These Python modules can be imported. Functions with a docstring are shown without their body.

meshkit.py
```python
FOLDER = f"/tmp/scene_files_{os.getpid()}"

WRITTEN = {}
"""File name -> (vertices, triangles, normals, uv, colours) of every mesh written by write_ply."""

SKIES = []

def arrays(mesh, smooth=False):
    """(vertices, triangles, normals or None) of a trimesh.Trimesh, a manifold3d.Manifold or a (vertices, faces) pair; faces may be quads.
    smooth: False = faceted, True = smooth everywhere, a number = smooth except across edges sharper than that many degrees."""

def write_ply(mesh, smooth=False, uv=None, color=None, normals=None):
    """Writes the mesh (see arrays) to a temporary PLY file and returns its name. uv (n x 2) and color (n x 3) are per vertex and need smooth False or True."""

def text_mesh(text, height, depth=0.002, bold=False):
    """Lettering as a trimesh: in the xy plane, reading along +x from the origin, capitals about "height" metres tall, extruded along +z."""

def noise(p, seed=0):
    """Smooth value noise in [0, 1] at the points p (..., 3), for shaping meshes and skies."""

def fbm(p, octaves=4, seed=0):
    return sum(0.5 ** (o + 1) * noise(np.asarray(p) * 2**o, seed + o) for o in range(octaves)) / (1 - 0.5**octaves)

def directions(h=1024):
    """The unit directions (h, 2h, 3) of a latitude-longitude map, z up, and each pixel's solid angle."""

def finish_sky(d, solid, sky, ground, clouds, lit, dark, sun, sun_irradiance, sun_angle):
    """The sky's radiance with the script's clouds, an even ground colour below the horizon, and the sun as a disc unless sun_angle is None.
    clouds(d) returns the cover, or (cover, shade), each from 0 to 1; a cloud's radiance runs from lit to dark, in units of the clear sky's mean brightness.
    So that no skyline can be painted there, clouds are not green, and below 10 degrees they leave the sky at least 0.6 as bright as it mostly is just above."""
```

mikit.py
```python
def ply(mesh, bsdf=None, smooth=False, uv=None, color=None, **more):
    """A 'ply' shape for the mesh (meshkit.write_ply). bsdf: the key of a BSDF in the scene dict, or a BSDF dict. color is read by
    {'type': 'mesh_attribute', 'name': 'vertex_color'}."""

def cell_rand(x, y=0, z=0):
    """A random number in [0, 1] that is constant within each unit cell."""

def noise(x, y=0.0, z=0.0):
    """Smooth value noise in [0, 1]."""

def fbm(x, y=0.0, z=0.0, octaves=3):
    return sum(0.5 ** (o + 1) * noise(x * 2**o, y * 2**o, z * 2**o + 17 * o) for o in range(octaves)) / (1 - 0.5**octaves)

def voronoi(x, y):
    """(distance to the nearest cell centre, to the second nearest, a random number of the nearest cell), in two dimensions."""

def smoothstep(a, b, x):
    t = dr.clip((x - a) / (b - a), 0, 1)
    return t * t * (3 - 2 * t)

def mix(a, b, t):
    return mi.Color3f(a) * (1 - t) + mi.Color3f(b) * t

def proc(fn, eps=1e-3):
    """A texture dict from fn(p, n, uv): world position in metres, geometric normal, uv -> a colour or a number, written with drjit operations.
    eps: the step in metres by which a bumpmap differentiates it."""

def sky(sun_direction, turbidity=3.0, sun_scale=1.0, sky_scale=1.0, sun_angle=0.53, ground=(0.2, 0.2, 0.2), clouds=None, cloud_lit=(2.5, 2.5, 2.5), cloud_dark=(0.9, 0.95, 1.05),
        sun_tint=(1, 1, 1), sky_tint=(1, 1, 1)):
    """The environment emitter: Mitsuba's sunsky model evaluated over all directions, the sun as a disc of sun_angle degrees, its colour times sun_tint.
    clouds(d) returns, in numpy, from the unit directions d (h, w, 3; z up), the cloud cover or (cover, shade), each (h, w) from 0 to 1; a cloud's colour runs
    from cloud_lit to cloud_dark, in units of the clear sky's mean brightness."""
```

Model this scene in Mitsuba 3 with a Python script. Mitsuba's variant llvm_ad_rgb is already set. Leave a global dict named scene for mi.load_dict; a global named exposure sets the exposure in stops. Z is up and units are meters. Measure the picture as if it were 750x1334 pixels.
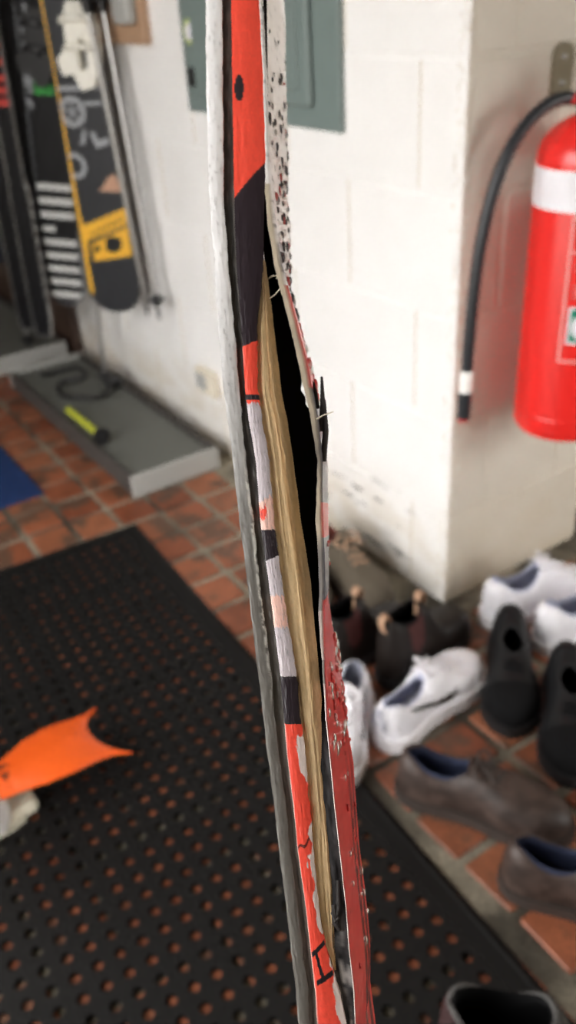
import math, random
import numpy as np, trimesh, manifold3d as m3, mitsuba as mi, drjit as dr
import mikit, meshkit
from mikit import proc, noise, fbm, smoothstep, mix, cell_rand
T = mi.ScalarTransform4f
rng = np.random.default_rng(7); random.seed(7)
W, H, F = 750, 1334, 1129.2
scene, labels = {}, {}

# ------------------------------------------------------------------ camera, sky, exposure
CAM = np.array([-1.0202, -1.0268, 1.11706])
YAW, PITCH, ROLL = 0.567264, 0.552567, -0.067806
FW = np.array([math.sin(YAW)*math.cos(PITCH), math.cos(YAW)*math.cos(PITCH), -math.sin(PITCH)])
_r = np.array([math.cos(YAW), -math.sin(YAW), 0.0]); _u = np.cross(_r, FW)
RT, UP = _r*math.cos(ROLL)+_u*math.sin(ROLL), -_r*math.sin(ROLL)+_u*math.cos(ROLL)
FOCUS = 0.30
scene['camera'] = {'type': 'thinlens', 'fov': 2*math.degrees(math.atan(W/2/F)), 'fov_axis': 'x', 'aperture_radius': 0.0014,
                   'focus_distance': FOCUS, 'near_clip': 0.02, 'far_clip': 100.0,
                   'to_world': T().look_at(origin=CAM.tolist(), target=(CAM+FW).tolist(), up=UP.tolist())}
# overcast daylight; it enters by the wide open door at the left behind the camera and the window at the right behind it
scene['sky'] = mikit.sky((-0.5, -0.6, 0.62), turbidity=4.0, sun_scale=0.0, sky_scale=1.0, ground=(0.34, 0.32, 0.29),
                         clouds=lambda d: np.ones(d.shape[:2]), cloud_lit=(2.0, 1.97, 1.93), cloud_dark=(1.0, 1.0, 1.0))
exposure = 5.15

# ------------------------------------------------------------------ helpers
def numbered(key):
    if key not in scene and key not in labels: return key
    n = 1
    while f'{key}_{n:03d}' in scene or f'{key}_{n:03d}' in labels: n += 1
    return f'{key}_{n:03d}'
def obj(name, mesh, mat, parent=None, smooth=30, color=None, to_world=None, **lab):
    key = numbered(name if parent is None else parent+'__'+name)
    d = mesh if isinstance(mesh, dict) else mikit.ply(mesh, mat, smooth=smooth if color is None else False, color=color)
    if to_world is not None: d = {**d, 'to_world': to_world}
    scene[key] = d
    if lab: labels[key] = lab
    return key
def thing(name, label, category, group=None):
    key = numbered(name); labels[key] = {'label': label, 'category': category}
    if group: labels[key]['group'] = group
    return key
def struct(name, mesh, mat, smooth=False, parent=None):
    k = obj(name, mesh, mat, parent, smooth)
    if parent is None: labels[k] = {'kind': 'structure'}
    return k
cat = trimesh.util.concatenate
def tm(m):
    a = m.to_mesh(); return trimesh.Trimesh(np.array(a.vert_properties[:, :3]), np.array(a.tri_verts), process=False)
def mf(t):
    return m3.Manifold(m3.Mesh(np.ascontiguousarray(t.vertices, np.float32), np.ascontiguousarray(t.faces, np.uint32)))
def hull(pts): return m3.Manifold.hull_points(np.asarray(pts, float))
def cbox(x0, x1, y0, y1, z0, z1, c=0.003):
    lo, hi = np.minimum([x0, y0, z0], [x1, y1, z1]), np.maximum([x0, y0, z0], [x1, y1, z1])
    c = min(c, *(0.45*(hi-lo))); P = []
    for i in (0, 1):
        for j in (0, 1):
            for k in (0, 1):
                s = np.array([i, j, k]); b = np.where(s, hi, lo); n = np.where(s, -1, 1)*c
                for a in range(3):
                    q = b+n; q[a] = b[a]; P.append(q)
    return tm(hull(P))
def box(x0, x1, y0, y1, z0, z1):
    b = trimesh.creation.box(extents=[abs(x1-x0), abs(y1-y0), abs(z1-z0)]); b.apply_translation([(x0+x1)/2, (y0+y1)/2, (z0+z1)/2]); return b
def tube(pts, r, n=12, closed=False, caps=True):
    p = np.asarray(pts, float); r = np.broadcast_to(np.asarray(r, float), (len(p),))
    t = np.gradient(p, axis=0); t /= np.linalg.norm(t, axis=1, keepdims=True)+1e-12
    a = np.cross(t[0], [0, 0, 1.0] if abs(t[0][2]) < .9 else [1.0, 0, 0]); V = []
    for i in range(len(p)):
        a = a - t[i]*(a@t[i]); a /= np.linalg.norm(a); b = np.cross(t[i], a)
        th = np.arange(n)*2*np.pi/n
        V.append(p[i]+r[i]*(np.cos(th)[:, None]*a+np.sin(th)[:, None]*b))
    V = np.vstack(V); fs = []
    for i in range(len(p)-1):
        for j in range(n):
            k = (j+1) % n; fs += [[i*n+j, i*n+k, (i+1)*n+k], [i*n+j, (i+1)*n+k, (i+1)*n+j]]
    if caps:
        V = np.vstack([V, p[0], p[-1]]); c0, c1, o = len(V)-2, len(V)-1, (len(p)-1)*n
        for j in range(n):
            k = (j+1) % n; fs += [[c0, k, j], [c1, o+j, o+k]]
    return trimesh.Trimesh(V, fs, process=False)
def spline(pts, n=40):
    from scipy.interpolate import CubicSpline
    p = np.asarray(pts, float); s = np.r_[0, np.cumsum(np.linalg.norm(np.diff(p, axis=0), axis=1))]
    return CubicSpline(s, p)(np.linspace(0, s[-1], n))
def lathe(prof, n=48):
    return trimesh.creation.revolve(np.asarray(prof, float), sections=n)
def extrude(poly, h, z=0.0):
    e = trimesh.creation.extrude_polygon(poly, h, engine='earcut'); e.apply_translation([0, 0, z]); return e
def mat4(loc=(0, 0, 0), rz=0.0, rx=0.0, ry=0.0):
    return T().translate(list(loc)).rotate([0, 0, 1], rz).rotate([0, 1, 0], ry).rotate([1, 0, 0], rx)
from shapely.geometry import Polygon, Point, box as sbox
from shapely import affinity

# ------------------------------------------------------------------ materials
def prin(c, r=0.5, **k): return {'type': 'twosided', 'b': {'type': 'principled', 'base_color': c if isinstance(c, dict) else {'type': 'rgb', 'value': list(c)}, 'roughness': r, **k}}
def M(name, c, r=0.5, **k): scene[name] = prin(c, r, **k); return name
VC = {'type': 'mesh_attribute', 'name': 'vertex_color'}
vc_matte = M('vc_matte', VC, .65); vc_gloss = M('vc_gloss', VC, .22, specular=.5); vc_metal = M('vc_metal', VC, .38, metallic=.35); vc_satin = M('vc_satin', VC, .4)

def paint_fn(p, n, uv):
    b = fbm(p.x*7+3, p.y*7, p.z*7)
    c = mix((.82, .81, .79), (.87, .86, .845), b)
    c = mix(c, mix((.60, .535, .44), (.66, .60, .50), b), dr.select(n.y < -.5, .85, 0.0))   # dimmer, warmer light on the pier's front put into the colour
    low = smoothstep(.30, .0, p.z)
    st = smoothstep(.35, .7, fbm(p.x*11+5, p.y*11, p.z*16, 4))
    c = mix(c, (.60, .52, .40), low*(.30+.45*st))
    sc = smoothstep(.66, .74, fbm(p.x*9+1, p.y*14+7, p.z*60, 3))*smoothstep(.24, .14, p.z)*smoothstep(.0, .05, p.z)*smoothstep(.06, .16, p.y)*smoothstep(.75, .45, p.y)
    return mix(c, (.10, .095, .085), sc*.85)
def paint_bump(p, n, uv): return .5*fbm(p.x*60, p.y*60, p.z*60, 3)+.5*fbm(p.x*250, p.y*250, p.z*250, 2)
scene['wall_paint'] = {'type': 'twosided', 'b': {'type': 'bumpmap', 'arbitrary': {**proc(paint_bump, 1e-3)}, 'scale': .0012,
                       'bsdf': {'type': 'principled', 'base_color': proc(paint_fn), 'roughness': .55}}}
plain_wall = M('plain_wall', (.50, .47, .42), .7)
ceiling_m = M('ceiling_boards', (.34, .30, .25), .8)
def grout_fn(p, n, uv):
    return mix((.045, .038, .027), (.30, .265, .20), smoothstep(.22, .72, fbm(p.x*8, p.y*8, 3.0, 4)))*(.75+.5*noise(p.x*300, p.y*300, 1.0))
grout_m = M('grout', proc(grout_fn), .9)
def tile_fn(p, n, uv):
    gx, gy = (p.x-.412*0+.412)-.015*(p.y+.4645), (p.y+.4645)+.015*(p.x+.412)
    gx = gx+dr.select(gx < -.007, .026*dr.clip((1.05-gy)/.6, 0, 1), 0.0)
    r, r2 = (cell_rand(dr.floor(gx/.1055), dr.floor(gy/.1065), k) for k in (3, 8))
    c = mix((.18, .050, .022), (.31, .10, .046), r)
    c = mix(c, (.30, .12, .06), .5*smoothstep(.55, 1.0, r2))
    b = fbm(p.x*28, p.y*28, 1.0, 4); c = c*(.72+.55*b)
    c = mix(c, (.075, .055, .038), .75*smoothstep(.50, .72, fbm(p.x*19+9, p.y*19+4, 2.0, 4)))
    return c*(.85+.3*noise(p.x*420, p.y*420, 2.0))
tile_m = M('terracotta', proc(tile_fn), .5)
rubber = M('black_rubber', (.0065, .0062, .006), .6, specular=.2)
blue_rubber = M('blue_rubber', (.004, .024, .10), .6)
black_plastic = M('black_plastic', (.015, .015, .016), .4)
black_hose = M('black_hose', (.018, .02, .024), .38)
red_paint = M('red_paint', (.78, .022, .018), .28, clearcoat=.6, clearcoat_gloss=.9)
red_plastic = M('red_plastic', (.55, .04, .04), .5)
white_label = M('white_label', (.82, .80, .84), .45)
pink_label = M('pink_label', (.80, .30, .28), .45)
green_label = M('green_label', (.0, .20, .12), .45)
steel = M('steel', (.45, .44, .43), .28, metallic=.9)
bracket_m = M('aged_metal', (.20, .17, .115), .45, metallic=.5)
panel_m = M('panel_green', (.165, .21, .20), .42)
tray_m = M('tray_grey', (.13, .134, .12), .6)
tray_side = M('tray_side', (.055, .050, .046), .6)
tray_white = M('tray_white', (.40, .40, .38), .5)
wood_rack = M('rack_wood', (.42, .26, .16), .6)
dark_wood = M('dark_wood', (.06, .035, .025), .5)
white_leather = M('white_leather', (.80, .79, .82), .45)
white_mesh = M('white_mesh', (.80, .79, .83), .75)
white_sole = M('white_sole', (.82, .81, .83), .5)
grey_lining = M('grey_lining', (.22, .23, .28), .9)
lilac_lining = M('lilac_lining', (.42, .44, .56), .9)
black_cloth = M('black_cloth', (.004, .004, .0045), .9, specular=.2)
black_leather = M('black_leather', (.0075, .008, .009), .5, specular=.35)
black_sole = M('black_sole', (.012, .012, .013), .6)
def brown_fn(p, n, uv): return mix((.026, .016, .0125), (.058, .037, .030), smoothstep(.3, .7, fbm(p.x*40, p.y*40, p.z*40, 4)))
brown_leather = M('brown_leather', proc(brown_fn), .5)
brown_sole = M('brown_sole', (.035, .026, .022), .6)
navy_lining = M('navy_lining', (.02, .027, .06), .85)
dark_brown = M('dark_brown_leather', (.013, .0095, .008), .5, specular=.3)
maroon_elastic = M('maroon_elastic', (.055, .011, .010), .8)
tan_tab = M('tan_tab', (.40, .24, .15), .8)
khaki = M('khaki_suede', (.085, .068, .047), .85)
red_cloth = M('red_cloth', (.14, .035, .025), .85)
orange_m = M('orange_plastic', (.86, .115, .012), .38)
boot_white = M('boot_white', (.80, .77, .74), .4)
boot_cream = M('boot_cream', (.66, .61, .48), .6)
yellow_m = M('yellow_plastic', (.80, .42, .02), .4)
pole_yellow = M('pole_yellow', (.55, .58, .05), .4)
board_dark = M('board_dark', (.020, .021, .025), .4, specular=.3)
board_black = M('board_black', (.007, .007, .008), .4, specular=.3)
board_white = M('print_white', (.62, .62, .60), .45)
board_grey = M('print_grey', (.30, .31, .33), .45)
board_brown = M('print_brown', (.50, .28, .18), .5)
print_mid = M('print_mid', (.22, .22, .22), .5)
binding_white = M('binding_white', (.80, .78, .70), .45)
green_print = M('print_green', (.02, .26, .035), .4)
red_print = M('print_red', (.50, .04, .03), .45)
vc_dull = M('vc_dull', VC, .9, specular=.05)
scene['water'] = {'type': 'dielectric', 'int_ior': 1.33, 'ext_ior': 1.0}

# ------------------------------------------------------------------ floor: grout bed and terracotta tiles, one part each
PX, PY, TX, TY = .1055, .1065, -.412, -.4645
struct('floor', box(-2.2, 1.8, -2.2, 3.2, -.06, -.005), grout_m)
def one_tile(seed):
    g = np.random.default_rng(seed); hx, hy = PX/2-.0072, PY/2-.0072; P = []
    for sx in (-1, 1):
        for sy in (-1, 1):
            jx, jy = g.uniform(-.0018, .0018, 2)
            c = np.array([sx*(hx-.006)+jx, sy*(hy-.006)+jy])
            for k in range(4):
                a = math.atan2(sy, sx)+(-.75+.5*k); q = c+.006*np.array([math.cos(a), math.sin(a)])
                P += [[*q, -.014], [*q, -.0025], [*(c+.0035*np.array([math.cos(a), math.sin(a)])), 0]]
    return tm(hull(P))
tiles = [mikit.ply(one_tile(s), tile_m, smooth=False) for s in range(9)]
def inview(p, margin=40):
    d = np.asarray(p)-CAM; z = d@FW
    if z < .1: return False
    x, y = W/2+F*(d@RT)/z, H/2-F*(d@UP)/z
    return -margin < x < W+margin and -margin < y < H+margin
nt = 0
cells = [(i, j) for i in range(-11, 9) for j in range(-5, 25)]
cells.sort(key=lambda c: np.linalg.norm(np.array([TX+PX*(c[0]+.5), TY+PY*(c[1]+.5), 0])-CAM))
for i, j in cells:
    cy = PY*(j+.5); cx = PX*(i+.5)-(.026*min(1, max(0, (1.05-cy)/.6)) if i < 0 else 0)   # a wider joint that closes towards the far end
    cx, cy = TX+cx+.015*cy, TY+cy-.015*cx
    if cx > -.04 and cy > -.04 and cx < .44: continue
    if not inview((cx, cy, 0), 60) or nt >= 298: continue
    nt += 1
    obj('tile', tiles[(i*5+j*3+(i*j) % 4) % 9], None, 'floor', to_world=mat4((cx+rng.uniform(-.0012, .0012), cy+rng.uniform(-.0012, .0012), rng.uniform(-.0008, .0006)), rng.uniform(-.8, .8)-.86))

# ------------------------------------------------------------------ walls of painted concrete blocks, one part each
struct('wall_left', cat([box(.0022, .10, .06, 3.2, -.01, 2.5), box(.0022, .06, .0022, .10, -.01, 2.5)]), 'wall_paint')
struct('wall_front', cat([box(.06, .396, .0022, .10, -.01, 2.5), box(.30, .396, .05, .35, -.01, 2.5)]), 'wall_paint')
def block(x0, x1, y0, y1, z0, z1, rough=0.0, seed=0):
    b = cbox(x0, x1, y0, y1, z0, z1, .003)
    if rough:
        b = tm(mf(b).refine_to_length(.007)); v = b.vertices.copy()
        e = np.exp(-(np.abs(v[:, 0])+np.abs(v[:, 1]))/.008)[:, None]
        f = meshkit.fbm(v*np.array([70, 70, 110.]), 3, seed)[:, None]; v[:, :2] += (e*np.clip(f-.42, 0, 1)*rough*np.ones((1, 2)))
        b = trimesh.Trimesh(v, b.faces, process=False)
    return b
J = .003
ZT = [(.2*k+J, .2*(k+1)-J) for k in range(0, 8)]
for k, (z0, z1) in enumerate(ZT):
    A = k % 2 == 0
    if A: c = block(0, .20-J, 0, .10-J, z0, z1, .10, k)
    else: c = block(0, .095-J, 0, .29-J, z0, z1, .10, k)
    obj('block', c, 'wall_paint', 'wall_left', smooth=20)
    y = .10 if A else .29
    while y < 2.9:
        obj('block', block(0, .09, y+J, y+.38-J, z0, z1), 'wall_paint', 'wall_left', smooth=False); y += .38
    xs = [.20, .40] if A else [.095, .30, .40]
    for a, b in zip(xs[:-1], xs[1:]):
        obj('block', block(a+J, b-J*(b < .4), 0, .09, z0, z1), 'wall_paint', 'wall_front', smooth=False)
# the rest of the room, behind the camera and past the pier
struct('wall_right', box(1.8, 1.9, -2.3, .45, -.05, 2.5), plain_wall)
struct('wall_back', cat([box(-2.3, .65, -2.3, -2.2, -.05, 2.5), box(.65, 1.8, -2.3, -2.2, -.05, .3), box(.65, 1.8, -2.3, -2.2, 1.8, 2.5)]), plain_wall)
struct('wall_outer', cat([box(-1.85, -1.75, -2.2, -.85, -.05, 2.5), box(-1.85, -1.75, .6, 3.2, -.05, 2.5), box(-1.85, -1.75, -.85, .6, 2.0, 2.5)]), plain_wall)
struct('wall_recess', box(.396, 1.9, .35, .45, -.05, 2.5), plain_wall)
struct('door_1', cat([cbox(-.03, .0, 1.86, 2.78, 0, 2.05, .004), cbox(-.04, -.028, 1.95, 2.69, .2, .95, .006), cbox(-.04, -.028, 1.95, 2.69, 1.1, 1.9, .006)]), dark_wood)
struct('wall_far', box(-2.3, .1, 3.2, 3.3, -.05, 2.5), plain_wall)
struct('ceiling', box(-2.3, 1.9, -2.3, 3.3, 2.5, 2.6), ceiling_m)
struct('baseboard_recess', cbox(.40, 1.8, .33, .35, 0, .14, .004), dark_wood)

# ------------------------------------------------------------------ things on the walls
t = thing('electrical_panel', 'grey-green metal electrical cabinet set on the white block wall', 'electrical panel')
obj('cabinet', cat([cbox(-.012, 0, .297, .853, .874, 1.55, .003)]), panel_m, t)
obj('door', cat([cbox(-.026, -.011, .372, .79, .912, 1.50, .006), cbox(-.031, -.025, .40, .76, .94, 1.47, .004)]), panel_m, t)
st = obj('sticker', trimesh.creation.cylinder(.024, .0012, sections=40, transform=trimesh.transformations.rotation_matrix(math.pi/2, [0, 1, 0]) if 0 else None), M('sticker_lime', (.42, .50, .10), .5), t,
         to_world=T().translate([-.0125, .813, 1.03]).rotate([0, 1, 0], 90), label='round lime-ringed sticker')
obj('sticker_centre', trimesh.creation.cylinder(.017, .0016, sections=40), white_label, st, to_world=T().translate([-.0127, .813, 1.03]).rotate([0, 1, 0], 90))
obj('label_plate', cbox(-.0135, -.011, .786, .84, .925, .962, .0005), black_plastic, t, label='small black label plate')

t = thing('wall_bracket', 'aged metal hanging bracket on the block pier above the fire extinguisher', 'bracket')
pl = Polygon([(-.024, 0), (.024, 0), (.024, .062)] + [(.024*math.cos(a), .062+.018*math.sin(a)) for a in np.linspace(0.2, math.pi-.2, 12)] + [(-.024, .062)])
e = extrude(pl, .004); e.apply_transform(trimesh.transformations.rotation_matrix(math.pi/2, [1, 0, 0]))
obj('plate', e, bracket_m, t, to_world=T().translate([.203, 0, .925]))
obj('hook', cat([cbox(.183, .223, -.06, 0, .919, .925, .002), cbox(.183, .223, -.064, -.058, .919, .94, .002)]), bracket_m, t)
for z in (.948, .985): obj('screw', trimesh.creation.icosphere(2, .005), steel, t, to_world=T().translate([.203, -.004, z]))
t = thing('wall_socket', 'small cream wall outlet box low on the white block wall behind the broken ski', 'wall socket')
obj('faceplate', cbox(-.022, 0, .87, .965, .165, .235, .004), M('socket_cream', (.74, .68, .56), .5), t)
obj('cover', cbox(-.026, -.020, .905, .955, .178, .224, .003), tray_white, t)

# ------------------------------------------------------------------ fire extinguisher
ex, ey, R, B = .171, -.105, .085, .392
t = thing('fire_extinguisher', 'red fire extinguisher with a white band hanging on the block pier', 'fire extinguisher')
def ring(z0, z1, off, a0, a1, n=40):
    th = np.radians(np.linspace(a0, a1, n)); r0, r1 = R-.001, R+off; V, f = [], []
    for a in th:
        for r, z in ((r1, z0), (r1, z1), (r0, z1), (r0, z0)): V.append([ex+r*math.cos(a), ey+r*math.sin(a), z])
    for i in range(n-1):
        for k in range(4): f.append([4*i+k, 4*i+4+k, 4*i+4+(k+1) % 4, 4*i+(k+1) % 4])
    f += [[3, 2, 1, 0], [4*n-4, 4*n-3, 4*n-2, 4*n-1]]
    f = np.array(f)[:, ::-1]
    return trimesh.Trimesh(V, np.vstack([f[:, [0, 1, 2]], f[:, [0, 2, 3]]]), process=False)
prof = [(0, B+.012), (.055, B+.008), (R-.016, B), (R-.006, B+.004), (R, B+.014), (R, B+.04), (R+.0015, B+.043), (R, B+.046), (R, .85)]
prof += [(R*math.cos(a)*1.0, .85+.068*math.sin(a)) for a in np.linspace(.12, 1.35, 14)] + [(.017, .925), (0, .925)]
c = lathe(prof, 72); obj('cylinder', c, red_paint, t, 35, to_world=T().translate([ex, ey, 0]))
obj('white_band', ring(.785, .845, .0008, 0, 360, 73), white_label, t, 30)
LB = obj('label_outline', cat([ring(.545, .55, .0010, 205, 330), ring(.775, .783, .0010, 205, 330), ring(.55, .775, .0010, 205, 208, 4), ring(.725, .729, .0010, 208, 330)]), pink_label, t, 30, label='pink printed outline and lines')
def on_cyl(mesh, az0, z0, off=.0012):
    v = mesh.vertices; a = np.radians(az0)+v[:, 0]/R; r = R+off+v[:, 2]
    return trimesh.Trimesh(np.c_[ex+r*np.cos(a), ey+r*np.sin(a), z0+v[:, 1]], mesh.faces, process=False)
def sub(mesh, l=.006): return tm(mf(mesh).refine_to_length(l))
lines = []
for zz, a0, ln in ((.705, 214, .05), (.697, 214, .06), (.672, 214, .05), (.664, 214, .062), (.655, 214, .045), (.735, 222, .06), (.742, 236, .03)):
    lines.append(on_cyl(sub(box(0, ln, 0, .0032, 0, .0004)), a0, zz))
obj('small_print', cat(lines), pink_label, t, 30)
obj('pictogram_ground', on_cyl(sub(box(0, .085, 0, .062, 0, .0004)), 212, .578), white_label, t, 30, label='white square of the pictogram label')
pg = obj('pictogram', on_cyl(sub(box(0, .078, 0, .054, 0, .0004)), 214.5, .582, .0016), green_label, t, 30, label='green pictogram label')
fl = Polygon([(.012, .004), (.004, .014), (.003, .028), (.008, .04), (.012, .03), (.017, .042), (.021, .026), (.021, .012), (.016, .004)]).buffer(.001)
ar = Polygon([(.034, .0), (.066, .0), (.066, .03), (.06, .042), (.04, .042), (.032, .03)])
obj('white_figure', cat([on_cyl(sub(extrude(q, .0004)), 214.5, .584, .002) for q in (fl, ar)]), white_label, pg, 30)
obj('valve', cat([trimesh.creation.cylinder(.016, .05, sections=24, transform=trimesh.transformations.translation_matrix([ex, ey, .943])), trimesh.creation.cylinder(.021, .012, sections=24, transform=trimesh.transformations.translation_matrix([ex, ey, .93]))]), black_plastic, t)
obj('handle', cat([cbox(ex-.014, ex+.12, ey-.011, ey+.011, .965, .975, .003), cbox(ex-.01, ex+.13, ey-.011, ey+.011, .99, .998, .003)]), black_plastic, t)
hp = spline([(.142, -.078, .936), (.120, -.074, .938), (.083, -.066, .924), (.038, -.058, .879), (.006, -.052, .80), (-.012, -.05, .70), (-.019, -.05, .60), (-.0225, -.05, .50), (-.024, -.05, .448)], 60)
hs = obj('hose', tube(hp, .0098, 16), black_hose, t, 40)
hd = (hp[-1]-hp[-2])/np.linalg.norm(hp[-1]-hp[-2]); q = hp[-1]
obj('hose_end', tube([q, q+hd*.006], [.0102, .0095], 16), red_plastic, hs, 40)
k1 = next(i for i in range(60) if hp[i, 2] < .497)
obj('nozzle', tube(hp[k1:], .0116, 16), black_hose, hs, 40)
k0 = next(i for i in range(60) if hp[i, 2] < .53)
obj('glint_band', tube(hp[k0-1:k1+1], .0112, 16), M('glint_white', (.93, .92, .88), .4), hs, 40, label='band on the black hose, its white glint painted in')  # the band's glint is put in as flat white
obj('hose_coupling', tube([(.136, -.08, .936), (.165, -.10, .935)], .0075, 12), red_plastic, t, 40)

# ------------------------------------------------------------------ drip trays, mats
def tray(y0, y1, x0, x1, label, zt=.060):
    t = thing('drip_tray', label, 'drip tray')
    obj('base', box(x0+.01, x1-.01, y0+.010, y1-.010, .002, zt-.012), tray_m, t, False)
    for a in (x0, x1-.012): obj('side', cbox(a, a+.012, y0+.0105, y1-.0105, 0, zt, .002), tray_side, t, False)
    obj('end_face', cbox(x0-.001, x1+.001, y0, y0+.011, 0, zt+.001, .002), tray_white, t, False, label='white front end')
    obj('end_face', cbox(x0-.001, x1+.001, y1-.011, y1, 0, zt+.001, .002), tray_white, t, False)
    return t
tray(.808, 1.74, -.312, -.058, 'long low grey drip tray with a white end, below the snowboards')
tray(1.88, 2.9, -.33, -.055, 'farther grey drip tray, only its white end showing beyond the long tray')
t = thing('blue_mat', 'ribbed blue rubber mat lying on the terracotta tiles', 'mat')
obj('sheet', cbox(-1.25, -.49, .985, 1.75, .0, .006, .002), blue_rubber, t, False)
for k in range(60):
    y = .992+k*.0126
    obj('rib', cbox(-1.248, -.492, y, y+.006, .0055, .0095, .0018), blue_rubber, t, False)

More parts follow.
